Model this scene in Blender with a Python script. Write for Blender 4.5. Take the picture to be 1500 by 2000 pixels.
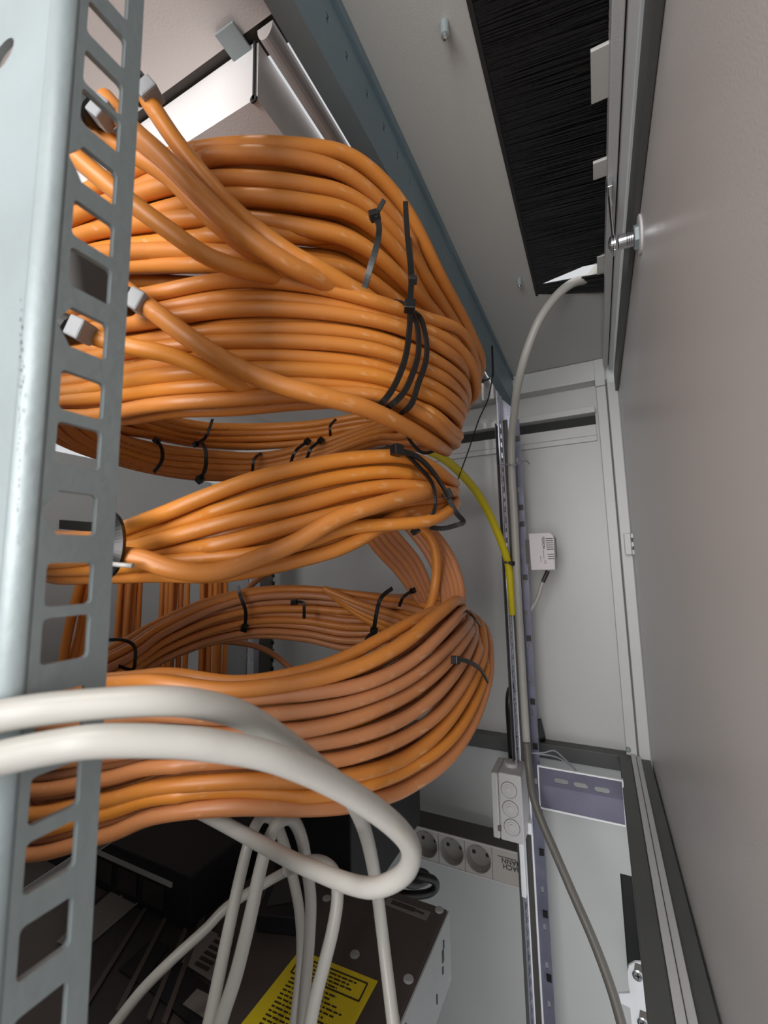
import bpy, bmesh, math, random
from mathutils import Vector, Matrix, noise
V = Vector
S = bpy.context.scene
for o in list(bpy.data.objects): bpy.data.objects.remove(o)
COL = S.collection
rnd = random.Random(7)

# ------------------------------------------------------------------ camera, world, lamps, exposure
FPX = 844.46
yaw, pit, rol = 0.455125, 0.122241, -0.0201997
cy, sy = math.cos(yaw), math.sin(yaw)
CF = V((-sy*math.cos(pit), cy*math.cos(pit), math.sin(pit)))
r0 = V((cy, sy, 0)); u0 = r0.cross(CF)
CR = r0*math.cos(rol) + u0*math.sin(rol); CU = CR.cross(CF)
cam_d = bpy.data.cameras.new('camera'); cam = bpy.data.objects.new('camera', cam_d); COL.objects.link(cam)
m = Matrix.Identity(4)
for i in range(3): m[i][0], m[i][1], m[i][2] = CR[i], CU[i], -CF[i]
cam.matrix_world = m
cam_d.sensor_fit = 'VERTICAL'; cam_d.sensor_height = 36.0; cam_d.sensor_width = 27.0
cam_d.lens = FPX/2000*36.0
cam_d.clip_start = 0.01
cam_d.dof.use_dof = True; cam_d.dof.focus_distance = 0.33; cam_d.dof.aperture_fstop = 17
S.camera = cam

w = bpy.data.worlds.new('room_ambient'); S.world = w; w.use_nodes = True
bg = w.node_tree.nodes['Background']; bg.inputs[0].default_value = (0.95, 0.97, 1.0, 1); bg.inputs[1].default_value = 0.68
def area(name, loc, target, sx, sy_, power, col=(1, .96, .9)):
    l = bpy.data.lights.new(name, 'AREA'); l.shape = 'RECTANGLE'; l.size = sx; l.size_y = sy_; l.energy = power; l.color = col
    o = bpy.data.objects.new(name, l); COL.objects.link(o); o.location = loc
    o.rotation_euler = (V(target)-V(loc)).to_track_quat('-Z', 'Y').to_euler(); return o
area('room_ceiling_lamp', (-0.11, -0.75, 2.0), (-0.15, 0.2, 0.2), 0.14, 0.9, 20)
area('aisle_fill', (-0.13, -0.85, 0.14), (-0.03, 0.4, 0.08), 0.5, 0.9, 17, (1, .98, .97))  # unseen fill light added behind the camera for far wall, door and ceiling
area('room_front_lamp', (-1.6, 0.25, 0.5), (-0.2, 0.72, 0.05), 0.5, 0.5, 2.5, (1, 1, 1))
vs = S.view_settings; S.display_settings.display_device = 'sRGB'
vs.view_transform = 'Standard'; vs.look = 'None'; vs.gamma = 1; vs.use_curve_mapping = False; vs.exposure = 0.0

# ------------------------------------------------------------------ helpers: a pixel of the photograph to a point of the room
def ray(x, y): return CF + CR*((x-750)/FPX) - CU*((y-1000)/FPX)
def P(x, y, fd): return ray(x, y)*fd
def PX(x, y, X): d = ray(x, y); return d*(X/d.x)
def PY(x, y, Y): d = ray(x, y); return d*(Y/d.y)
def PZ(x, y, Z): d = ray(x, y); return d*(Z/d.z)
def proj(p):
    f = p.dot(CF); return 750+FPX*p.dot(CR)/f, 1000-FPX*p.dot(CU)/f

# ------------------------------------------------------------------ materials
def nodes(name):
    mt = bpy.data.materials.new(name); mt.use_nodes = True
    nt = mt.node_tree; return mt, nt, nt.nodes['Principled BSDF']
def lin(c):
    return tuple(((x/255)/12.92 if x/255 <= .04045 else ((x/255+.055)/1.055)**2.4) for x in c) + (1,)
def mat(name, rgb, rough=.5, metal=0., var=.06, scale=30., bump=0., bscale=200., spec=.5, stretch=None, coords='Object'):
    mt, nt, b = nodes(name); N = nt.nodes; L = nt.links
    c = lin(rgb)
    tc = N.new('ShaderNodeTexCoord'); src = tc.outputs[coords]
    if stretch:
        mp = N.new('ShaderNodeMapping'); mp.inputs['Scale'].default_value = stretch; L.new(src, mp.inputs[0]); src = mp.outputs[0]
    nz = N.new('ShaderNodeTexNoise'); nz.inputs['Scale'].default_value = scale; nz.inputs['Detail'].default_value = 5; L.new(src, nz.inputs['Vector'])
    rp = N.new('ShaderNodeValToRGB')
    rp.color_ramp.elements[0].position = .3; rp.color_ramp.elements[1].position = .7
    rp.color_ramp.elements[0].color = tuple(x*(1-var) for x in c[:3])+(1,); rp.color_ramp.elements[1].color = tuple(min(1, x*(1+var)) for x in c[:3])+(1,)
    L.new(nz.outputs['Fac'], rp.inputs[0]); L.new(rp.outputs[0], b.inputs['Base Color'])
    b.inputs['Roughness'].default_value = rough; b.inputs['Metallic'].default_value = metal
    b.inputs['Specular IOR Level'].default_value = spec
    if bump:
        n2 = N.new('ShaderNodeTexNoise'); n2.inputs['Scale'].default_value = bscale; L.new(src, n2.inputs['Vector'])
        bp = N.new('ShaderNodeBump'); bp.inputs['Strength'].default_value = bump; bp.inputs['Distance'].default_value = .001
        L.new(n2.outputs['Fac'], bp.inputs['Height']); L.new(bp.outputs[0], b.inputs['Normal'])
    return mt
def cable_mat(name, rgb, rgb2, rough=.38, printed=True, scuff=.5):
    mt, nt, b = nodes(name); N = nt.nodes; L = nt.links
    uv = N.new('ShaderNodeUVMap'); uv.uv_map = 'UVMap'
    mp = N.new('ShaderNodeMapping'); mp.inputs['Scale'].default_value = (22, 1.5, 1); L.new(uv.outputs[0], mp.inputs[0])
    n1 = N.new('ShaderNodeTexNoise'); n1.inputs['Scale'].default_value = 1; n1.inputs['Detail'].default_value = 3; L.new(mp.outputs[0], n1.inputs['Vector'])
    oi = N.new('ShaderNodeObjectInfo')
    mx = N.new('ShaderNodeMix'); mx.data_type = 'RGBA'; mx.inputs[6].default_value = lin(rgb); mx.inputs[7].default_value = lin(rgb2)
    ad = N.new('ShaderNodeMath'); ad.operation = 'MULTIPLY_ADD'; ad.inputs[1].default_value = .9; ad.inputs[2].default_value = -.25
    L.new(n1.outputs['Fac'], ad.inputs[0])
    a2 = N.new('ShaderNodeMath'); a2.operation = 'MULTIPLY_ADD'; a2.inputs[1].default_value = .65; L.new(oi.outputs['Random'], a2.inputs[0]); L.new(ad.outputs[0], a2.inputs[2]); a2.use_clamp = True
    L.new(a2.outputs[0], mx.inputs[0]); out = mx.outputs[2]
    # pale scuffs
    m3 = N.new('ShaderNodeMapping'); m3.inputs['Scale'].default_value = (90, 5, 1); L.new(uv.outputs[0], m3.inputs[0])
    n3 = N.new('ShaderNodeTexNoise'); n3.inputs['Scale'].default_value = 1; n3.inputs['Detail'].default_value = 4; L.new(m3.outputs[0], n3.inputs['Vector'])
    r3 = N.new('ShaderNodeValToRGB'); r3.color_ramp.elements[0].position = .62; r3.color_ramp.elements[1].position = .76; r3.color_ramp.elements[1].color = (scuff,)*3+(1,)
    L.new(n3.outputs['Fac'], r3.inputs[0])
    x3 = N.new('ShaderNodeMix'); x3.data_type = 'RGBA'; x3.inputs[7].default_value = lin((228, 190, 150)); L.new(r3.outputs[0], x3.inputs[0]); L.new(out, x3.inputs[6]); out = x3.outputs[2]
    if printed:   # faint runs of small dark sheath print in a narrow lengthwise band
        sp = N.new('ShaderNodeSeparateXYZ'); L.new(uv.outputs[0], sp.inputs[0])
        g = N.new('ShaderNodeMath'); g.operation = 'COMPARE'; g.inputs[1].default_value = .62; g.inputs[2].default_value = .045; L.new(sp.outputs[1], g.inputs[0])
        m4 = N.new('ShaderNodeMapping'); m4.inputs['Scale'].default_value = (700, 14, 1); L.new(uv.outputs[0], m4.inputs[0])
        n4 = N.new('ShaderNodeTexNoise'); n4.inputs['Scale'].default_value = 1; n4.inputs['Detail'].default_value = 1; L.new(m4.outputs[0], n4.inputs['Vector'])
        t4 = N.new('ShaderNodeMath'); t4.operation = 'GREATER_THAN'; t4.inputs[1].default_value = .52; L.new(n4.outputs['Fac'], t4.inputs[0])
        m5 = N.new('ShaderNodeMapping'); m5.inputs['Scale'].default_value = (14, 0, 1); L.new(uv.outputs[0], m5.inputs[0])
        n5 = N.new('ShaderNodeTexNoise'); n5.inputs['Scale'].default_value = 1; L.new(m5.outputs[0], n5.inputs['Vector'])
        t5 = N.new('ShaderNodeMath'); t5.operation = 'GREATER_THAN'; t5.inputs[1].default_value = .56; L.new(n5.outputs['Fac'], t5.inputs[0])
        k1 = N.new('ShaderNodeMath'); k1.operation = 'MULTIPLY'; L.new(g.outputs[0], k1.inputs[0]); L.new(t4.outputs[0], k1.inputs[1])
        k2 = N.new('ShaderNodeMath'); k2.operation = 'MULTIPLY'; L.new(k1.outputs[0], k2.inputs[0]); L.new(t5.outputs[0], k2.inputs[1])
        k3 = N.new('ShaderNodeMath'); k3.operation = 'MULTIPLY'; k3.inputs[1].default_value = .6; L.new(k2.outputs[0], k3.inputs[0])
        x4 = N.new('ShaderNodeMix'); x4.data_type = 'RGBA'; x4.inputs[7].default_value = lin((60, 45, 30)); L.new(k3.outputs[0], x4.inputs[0]); L.new(out, x4.inputs[6]); out = x4.outputs[2]
    L.new(out, b.inputs['Base Color'])
    rr = N.new('ShaderNodeMath'); rr.operation = 'MULTIPLY_ADD'; rr.inputs[1].default_value = .25; rr.inputs[2].default_value = rough-.1; L.new(n3.outputs['Fac'], rr.inputs[0]); L.new(rr.outputs[0], b.inputs['Roughness'])
    bp = N.new('ShaderNodeBump'); bp.inputs['Strength'].default_value = .25; bp.inputs['Distance'].default_value = .0006; L.new(n3.outputs['Fac'], bp.inputs['Height']); L.new(bp.outputs[0], b.inputs['Normal'])
    return mt
M = {}
M['paint'] = mat('grey_powder_paint', (196, 197, 196), .42, 0, .02, 12, .12, 900)
M['door'] = mat('door_powder_paint', (206, 203, 200), .36, 0, .03, 4, .1, 900)
M['roof'] = mat('roof_powder_paint', (194, 194, 190), .45, 0, .02, 8, .05, 900)
M['roof_light'] = mat('pale_roof_paint', (214, 206, 202), .45, 0, .02, 8, .1, 900)
M['tray'] = mat('white_tray_paint', (232, 228, 226), .45, 0, .02, 8, .1, 900)
M['frame'] = mat('frame_paint', (200, 201, 201), .42, 0, .02, 20, .1, 900)
M['darkframe'] = mat('dark_grey_paint', (84, 86, 84), .5, 0, .05, 20, .1, 900)
M['seam'] = mat('grey_seal', (112, 112, 112), .7, 0, .05, 50)
M['gasket'] = mat('dark_gasket_rubber', (40, 40, 40), .7, 0, .1, 50)
M['zinc'] = mat('zinc_plated_steel', (146, 156, 158), .5, .25, .1, 18, .15, 300)
M['zincblue'] = mat('blue_passivated_zinc', (124, 145, 155), .42, .35, .12, 14, .1, 300)
M['railfar'] = mat('bright_zinc_rail', (196, 198, 214), .28, .75, .15, 25, .1, 300)
M['railleg'] = mat('violet_grey_rail', (112, 112, 130), .4, .3, .15, 40)
M['chrome'] = mat('bright_steel', (215, 216, 220), .2, 1, .05, 40)
M['orange'] = cable_mat('orange_sheath', (214, 135, 46), (194, 122, 60))
M['orange_dull'] = cable_mat('dusty_orange_sheath', (198, 128, 74), (182, 124, 88))
M['orange_far'] = cable_mat('orange_sheath_thin', (220, 132, 44), (202, 124, 62), printed=False, scuff=.2)
M['white'] = cable_mat('white_sheath', (178, 176, 170), (166, 163, 157), .35, False, .1)
M['greycable'] = cable_mat('light_grey_sheath', (178, 176, 170), (166, 164, 158), .4, False, .1)
M['darkcable'] = cable_mat('dark_grey_sheath', (104, 100, 94), (94, 92, 88), .45, False, .1)
M['yellow'] = cable_mat('yellow_sheath', (226, 208, 30), (214, 196, 30), .4, False, .15)
M['black'] = mat('black_nylon', (18, 18, 18), .35, 0, .15, 60)
M['blackmatt'] = mat('matt_black_metal', (15, 15, 18), .6, 0, .15, 30, .1, 600, .3)
M['clamp'] = mat('grey_clamp_plastic', (150, 152, 154), .5, 0, .05, 50)
M['device'] = mat('grey_device_steel', (74, 68, 65), .5, .3, .05, 25, .1, 700)
M['device_side'] = mat('device_side_steel', (150, 152, 152), .5, .2, .05, 25, .1, 700)
M['device_dark'] = mat('dark_device_plate', (36, 33, 33), .5, .2, .12, 25, .1, 700)
M['labelgrey'] = mat('grey_print_label', (104, 100, 96), .5, 0, .05, 60)
M['ink'] = mat('dark_ink', (34, 30, 26), .6, 0, .1, 60)
M['inkbrown'] = mat('brown_ink', (44, 36, 12), .6, 0, .1, 60)
M['sticker'] = mat('yellow_sticker_vinyl', (206, 188, 26), .45, 0, .04, 60)
M['abs'] = mat('light_grey_plastic', (196, 194, 194), .5, 0, .02, 60, .08, 900)
M['pale'] = mat('pale_grey_plastic', (214, 208, 210), .5, 0, .02, 60, .08, 900)
M['strip'] = mat('silver_strip_plastic', (186, 182, 176), .45, 0, .02, 60)
M['stripdark'] = mat('dark_aluminium', (78, 75, 72), .5, .2, .05, 60)
M['socket'] = mat('grey_socket_plastic', (150, 146, 140), .3, 0, .03, 60)
M['sleeve'] = mat('dark_heatshrink', (52, 44, 42), .5, 0, .05, 60)
M['wirestrap'] = mat('clear_wire', (150, 152, 158), .3, 0, .05, 60)
M['bristle'] = mat('black_bristle', (24, 24, 27), .5, 0, .5, 300)
M['bracket'] = mat('violet_grey_zinc', (104, 102, 120), .4, .3, .1, 30)
M['bright'] = mat('white_zinc_bracket', (236, 238, 240), .35, 0, .03, 40)

# ------------------------------------------------------------------ mesh builder
class MB:
    def __init__(s): s.v = []; s.f = []; s.uv = []; s.sm = []
    def face(s, idx, uv=None, smooth=False): s.f.append(tuple(idx)); s.uv.append(uv); s.sm.append(smooth)
    def box(s, a, b):
        x0, x1 = sorted((a[0], b[0])); y0, y1 = sorted((a[1], b[1])); z0, z1 = sorted((a[2], b[2]))
        n = len(s.v)
        s.v += [V(p) for p in ((x0,y0,z0),(x1,y0,z0),(x1,y1,z0),(x0,y1,z0),(x0,y0,z1),(x1,y0,z1),(x1,y1,z1),(x0,y1,z1))]
        for q in ((0,3,2,1),(4,5,6,7),(0,1,5,4),(1,2,6,5),(2,3,7,6),(3,0,4,7)): s.face([n+i for i in q])
        return s
    def obox(s, c, ax, ay, az):   # oriented box: centre and three half axes
        n = len(s.v); c = V(c)
        for k in ((-1,-1,-1),(1,-1,-1),(1,1,-1),(-1,1,-1),(-1,-1,1),(1,-1,1),(1,1,1),(-1,1,1)):
            s.v.append(c + ax*k[0] + ay*k[1] + az*k[2])
        for q in ((0,3,2,1),(4,5,6,7),(0,1,5,4),(1,2,6,5),(2,3,7,6),(3,0,4,7)): s.face([n+i for i in q])
        return s
    def slab(s, poly, d):         # polygon given by points, extruded by vector d
        n = len(s.v); k = len(poly); d = V(d)
        s.v += [V(p) for p in poly] + [V(p)+d for p in poly]
        s.face(list(range(n+k-1, n-1, -1))); s.face(list(range(n+k, n+2*k)))
        for i in range(k): j = (i+1) % k; s.face((n+i, n+j, n+k+j, n+k+i))
        return s
    def tube(s, path, r, sides=12, closed=False, flat=1.0):
        path = [V(p) for p in path]; n0 = len(s.v); k = len(path)
        T = []
        for i in range(k):
            a = path[(i-1) % k] if (closed or i > 0) else path[0]
            b = path[(i+1) % k] if (closed or i < k-1) else path[-1]
            t = (b-a); T.append(t.normalized() if t.length > 1e-9 else V((0,0,1)))
        up = V((0,0,1)) if abs(T[0].z) < .9 else V((1,0,0))
        nrm = (up - T[0]*up.dot(T[0])).normalized(); length = 0; lens = []
        for i in range(k):
            if i:
                length += (path[i]-path[i-1]).length
                nrm = nrm - T[i]*nrm.dot(T[i])
                nrm = nrm.normalized() if nrm.length > 1e-6 else T[i].orthogonal().normalized()
            lens.append(length); bi = T[i].cross(nrm)
            rr = r[i] if isinstance(r, (list, tuple)) else r
            for j in range(sides):
                a = 2*math.pi*j/sides; s.v.append(path[i] + nrm*(math.cos(a)*rr) + bi*(math.sin(a)*rr*flat))
        kk = k if closed else k-1
        tot = length + ((path[0]-path[-1]).length if closed else 0)
        for i in range(kk):
            i2 = (i+1) % k; l0 = lens[i]; l1 = lens[i2] if i2 else tot
            for j in range(sides):
                j2 = (j+1) % sides
                s.face((n0+i*sides+j, n0+i*sides+j2, n0+i2*sides+j2, n0+i2*sides+j),
                       ((l0, j/sides), (l0, (j+1)/sides), (l1, (j+1)/sides), (l1, j/sides)), True)
        if not closed:
            s.face([n0+j for j in range(sides-1, -1, -1)]); s.face([n0+(k-1)*sides+j for j in range(sides)])
        return s
    def lathe(s, c, axis, prof, sides=20):   # profile [(distance along axis, radius)]
        axis = V(axis).normalized(); e1 = axis.orthogonal().normalized(); e2 = axis.cross(e1); n0 = len(s.v); c = V(c)
        for (h, r) in prof:
            for j in range(sides):
                a = 2*math.pi*j/sides; s.v.append(c + axis*h + e1*(math.cos(a)*r) + e2*(math.sin(a)*r))
        for i in range(len(prof)-1):
            for j in range(sides):
                j2 = (j+1) % sides; s.face((n0+i*sides+j, n0+i*sides+j2, n0+(i+1)*sides+j2, n0+(i+1)*sides+j))
        s.face([n0+j for j in range(sides-1, -1, -1)]); s.face([n0+(len(prof)-1)*sides+j for j in range(sides)])
        return s
    def ribbon(s, path, nrms, w, th):        # flat strap: width w, thickness th along the given normals
        path = [V(p) for p in path]; k = len(path); n0 = len(s.v)
        for i in range(k):
            t = (path[min(i+1, k-1)] - path[max(i-1, 0)]).normalized(); n = V(nrms[i]); n = (n - t*n.dot(t)).normalized(); b = t.cross(n)
            for q in ((-1,-1),(1,-1),(1,1),(-1,1)): s.v.append(path[i] + b*(q[0]*w/2) + n*(q[1]*th/2))
        for i in range(k-1):
            for j in range(4): s.face((n0+i*4+j, n0+i*4+(j+1) % 4, n0+(i+1)*4+(j+1) % 4, n0+(i+1)*4+j))
        s.face((n0+3, n0+2, n0+1, n0)); s.face([n0+(k-1)*4+j for j in range(4)])
        return s
    def build(s, name, material, parent=None, bevel=0, origin=None):
        me = bpy.data.meshes.new(name)
        inv = V((0,0,0))
        if parent is not None:
            q = parent
            while q is not None: inv = inv + q.location; q = q.parent
        org = V(origin) if origin is not None else (inv if parent is not None else sum((v for v in s.v), V((0,0,0)))/max(1, len(s.v)))
        me.from_pydata([v-org for v in s.v], [], s.f)
        if any(u is not None for u in s.uv):
            ul = me.uv_layers.new(name='UVMap')
            for p, u in zip(me.polygons, s.uv):
                for li, c in zip(p.loop_indices, u or ((0,0),)*len(p.loop_indices)): ul.data[li].uv = c
        me.polygons.foreach_set('use_smooth', s.sm)
        me.materials.append(material); me.update()
        if not any(s.sm):
            b = bmesh.new(); b.from_mesh(me); bmesh.ops.recalc_face_normals(b, faces=b.faces); b.to_mesh(me); b.free()
        o = bpy.data.objects.new(name, me); COL.objects.link(o)
        o.location = org - inv
        if parent is not None: o.parent = parent
        if bevel:
            bv = o.modifiers.new('bevel', 'BEVEL'); bv.width = bevel; bv.segments = 2; bv.limit_method = 'ANGLE'; bv.angle_limit = .6
        return o
def tag(o, label, cat, group=None):
    o['label'] = label; o['category'] = cat
    if group: o['group'] = group
    return o
def thing(name, loc, label, cat, group=None):
    o = bpy.data.objects.new(name, None); o.empty_display_size = .02; COL.objects.link(o); o.location = loc
    return tag(o, label, cat, group)
def struct(o): o['kind'] = 'structure'; return o
def cr(pts, per=10, closed=False):           # Catmull-Rom through points of any dimension
    pts = [V(p) for p in pts]; n = len(pts); out = []
    for i in range(n if closed else n-1):
        if closed: a, b, c, d = (pts[(i+k-1) % n] for k in range(4))
        else: a, b, c, d = pts[max(i-1, 0)], pts[i], pts[i+1], pts[min(i+2, n-1)]
        for k in range(per):
            t = k/per; out.append(.5*((2*b) + (c-a)*t + (2*a-5*b+4*c-d)*t*t + (3*b-a-3*c+d)*t**3))
    if not closed: out.append(pts[-1])
    return out
def flat_shape(name, outer, holes, depth, plane, off, material, parent=None):
    """sheet with real holes: 2D outlines filled by a curve; plane maps (u,v,w) to the room"""
    cu = bpy.data.curves.new(name, 'CURVE'); cu.dimensions = '2D'; cu.fill_mode = 'BOTH'; cu.extrude = depth/2
    for pl in [outer] + holes:
        sp = cu.splines.new('POLY'); sp.points.add(len(pl)-1); sp.use_cyclic_u = True
        for i, (a, b) in enumerate(pl): sp.points[i].co = (a, b, 0, 1)
    t = bpy.data.objects.new('tmp', cu); COL.objects.link(t)
    dg = bpy.context.evaluated_depsgraph_get(); me = bpy.data.meshes.new_from_object(t.evaluated_get(dg))
    bpy.data.objects.remove(t); bpy.data.curves.remove(cu)
    b = MB(); b.v = [V(plane(v.co.x, v.co.y, v.co.z + off)) for v in me.vertices]
    for p in me.polygons: b.face(list(p.vertices))
    bpy.data.meshes.remove(me)
    return b.build(name, material, parent)
def rrect(cx, cy_, w, h, r, k=3):
    out = []
    for (sx, sy_, a0) in ((1,1,0), (-1,1,90), (-1,-1,180), (1,-1,270)):
        for i in range(k+1):
            a = math.radians(a0+90*i/k); out.append((cx+sx*(w/2-r)+r*math.cos(a), cy_+sy_*(h/2-r)+r*math.sin(a)))
    return out
def text_mesh(name, txt, size, mtx, material, parent, ext=.0001, shear=0, bold=0):
    cu = bpy.data.curves.new(name, 'FONT'); cu.body = txt; cu.size = size; cu.extrude = ext; cu.align_x = 'CENTER'; cu.align_y = 'CENTER'; cu.shear = shear; cu.offset = bold; cu.space_line = .8
    t = bpy.data.objects.new('tmp', cu); COL.objects.link(t)
    dg = bpy.context.evaluated_depsgraph_get(); me = bpy.data.meshes.new_from_object(t.evaluated_get(dg))
    bpy.data.objects.remove(t); bpy.data.curves.remove(cu)
    b = MB(); b.v = [mtx @ v.co for v in me.vertices]
    for p in me.polygons: b.face(list(p.vertices))
    bpy.data.meshes.remove(me)
    return b.build(name, material, parent)
def frame_mtx(o, x, y):
    x = V(x).normalized(); z = x.cross(V(y)).normalized(); y = z.cross(x)
    m = Matrix.Identity(4)
    for i in range(3): m[i][0], m[i][1], m[i][2], m[i][3] = x[i], y[i], z[i], o[i]
    return m

# ------------------------------------------------------------------ THE SETTING
WY = .72; RZ = .30; DX = .045
b = MB(); hx0, hx1, hz0, hz1 = -.004, .03, -.56, -.425
for (x0, x1, z0, z1) in ((-1.0, hx0, -1.2, .31), (hx1, .12, -1.2, .31), (hx0, hx1, hz1, .31), (hx0, hx1, -1.2, hz0)):
    b.box((x0, WY, z0), (x1, WY+.002, z1))
struct(b.build('wall_back', M['paint']))
struct(MB().box((-.82, -.3, -1.2), (-.80, WY, .20)).build('wall_left', M['paint']))
struct(MB().box((-.8, -.052, -1.2), (-.105, -.05, -.075)).box((-.8, -.052, -.075), (-.20, -.05, .13)).build('shade_panel', M['paint']))  # unseen panel added behind the camera to shade the lower and left interior
struct(MB().box((-1.0, -.6, -1.22), (.12, WY, -1.2)).build('floor', M['darkframe']))
BX0, BX1, BY1 = -.0415, .027, .489
b = MB()
for (x0, x1, y0, y1) in ((-.1345, BX0, -.02, WY), (BX1, .065, -.02, WY), (BX0, BX1, BY1, WY), (BX0, BX1, -.02, .02)):
    b.box((x0, y0, RZ), (x1, y1, RZ+.0018))
struct(b.build('ceiling', M['roof']))
struct(MB().box((-.82, -.02, RZ), (-.1375, .156, RZ+.0018)).box((-.82, .168, RZ+.004), (-.161, WY, RZ+.006)).build('ceiling_panel', M['roof_light'])).name = 'ceiling.001'
struct(MB().box((-.82, .152, RZ+.0025), (-.1375, .172, RZ+.0038)).build('trim_1', M['device']))
# profile beside the slit in the roof
b = MB(); ring = [(-.1505 + .0055 - .0055*math.cos(a), RZ - .0005 - .009*math.sin(a)) for a in [math.pi*k/10 for k in range(11)]]
b.slab([(x, .158, z) for x, z in ring], (0, WY-.158, 0)); struct(b.build('trim_2', M['roof_light']))
# upper frame at the far wall: beam, ledge, strip
b = MB().box((-.80, .695, .268), (.016, WY, .2995)); struct(b.build('trim_3', M['frame'], bevel=.0015))
b = MB().box((-.80, .703, .222), (.012, WY, .232)); struct(b.build('trim_4', M['frame'], bevel=.001))
b = MB().box((-.80, .7165, .190), (.012, WY, .207)); b.box((-.80, .715, .181), (.012, WY, .1895)); struct(b.build('trim_5', M['frame'], bevel=.0008))
b = MB().box((-.80, .7185, .207), (.012, WY, .2215)); struct(b.build('trim_6', M['gasket']))
# far corner post with its gasket groove
b = MB().box((.0155, .70, -.262), (.0285, WY, .2995)); struct(b.build('trim_7', M['frame'], bevel=.001))
b = MB().box((.0285, .706, -.262), (.0305, WY, .27)); struct(b.build('trim_8', M['seam']))
b = MB().box((.0305, .70, -.285), (.044, WY, .262)); struct(b.build('trim_9', M['frame'], bevel=.001))
b = MB().box((.0145, .694, .258), (.0285, .7, .2995)); struct(b.build('trim_10', M['frame'], bevel=.0015))
# roof frame rails along the door
b = MB().box((.027, -.02, .286), (.0335, .70, .2995)); b.box((.0345, -.02, .281), (.040, .70, .2995)); struct(b.build('trim_11', M['frame'], bevel=.0008))
b = MB().box((.0335, -.02, .290), (.0345, .70, .2995)); struct(b.build('trim_12', M['gasket']))
# bottom frame: dark band standing in for shadow at the far wall, rails along the door
b = MB().box((-.80, .7, -.284), (.018, WY, -.2635)); struct(b.build('trim_13', M['darkframe'], bevel=.001))
b = MB().box((.0065, -.1, -.275), (.0205, .70, -.2605)); struct(b.build('trim_14', M['darkframe'], bevel=.001))
b = MB().box((.0207, -.1, -.272), (.0262, .70, -.2585)); b.box((.0268, -.1, -.275), (.032, .70, -.2605)); struct(b.build('trim_15', M['frame'], bevel=.0006))
b = MB().box((.032, -.1, -.29), (.043, .70, -.264)); struct(b.build('trim_16', M['darkframe']))
# upper rail over the open front of the cabinet
b = MB().box((-.74, -.02, .222), (-.70, WY, .25)); b.box((-.74, -.02, .205), (-.695, WY, .213)); struct(b.build('trim_17', M['frame'], bevel=.001))
# recess behind the cut-out of the far wall
b = MB().box((hx0-.004, WY+.025, hz0), (hx1+.004, WY+.027, hz1)); b.box((hx0-.004, WY+.002, hz0), (hx0, WY+.025, hz1)); b.box((hx0-.004, WY+.002, hz1), (hx1, WY+.025, hz1+.004))
struct(b.build('trim_18', M['gasket']))
# the door on the right, its upper lip and the lock
b = MB().box((DX, -.35, -.29), (DX+.02, .704, .262)); door = struct(b.build('door_1', M['door'], bevel=.0015))
b = MB().box((.0405, -.35, .247), (.0448, .700, .2755)); b.build('door_lip', M['darkframe'], door, bevel=.001)
LC = V((.036, .345, .2355))
lock = MB().lathe(V((.0305, .345, .2355)), (1,0,0), [(0,.0052),(.014,.0052)], 20).build('cam_lock', M['chrome'], door)
b = MB()
for k in range(4): b.lathe(V((.0355+.0014*k, .345, .2355)), (1,0,0), [(0,.0053),(.0004,.0058),(.0008,.0053)], 20)
b.build('thread', M['chrome'], lock)
MB().lathe(V((.0238, .345, .2355)), (1,0,0), [(0,.002),(.001,.0048),(.002,.0058),(.0026,.0058),(.0028,.0048),(.0038,.0062),(.0046,.0062)], 24).build('screw', M['chrome'], lock)
MB().lathe(V((.0405, .345, .2355)), (1,0,0), [(0,.0088),(.0032,.0088)], 6).build('hex_nut', M['zinc'], lock, bevel=.0004)
MB().lathe(V((.0432, .345, .2365)), (1,0,0), [(0,.0115),(.0006,.0135),(.0018,.0135)], 32).build('washer', M['abs'], lock)
b = MB().slab([(.0268, .341, .228), (.0268, .349, .228), (.0268, .350, .286), (.0268, .340, .286)], (.0016, 0, 0)); b.box((.0262, .340, .279), (.030, .350, .285)); b.build('cam_bar', M['chrome'], lock, bevel=.0004)
# hinge clip on the corner post
c0, c1 = PY(1218, 1042, .69), PY(1244, 1083, .69)
t = thing('hinge_clip', (c0+c1)/2, 'small grey folded metal clip on the corner post beside the door', 'clip')
b = MB().box((c0.x, .688, c1.z), (c0.x+.008, .70, c0.z)); b.build('plate', M['frame'], t, bevel=.0008)
b = MB()
for z in (c0.z-.007, (c0.z+c1.z)/2-.004, c1.z): b.box((c0.x+.008, .684, z), (c1.x, .70, z+.0065))
b.build('knuckle', M['frame'], t, bevel=.0008)

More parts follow.
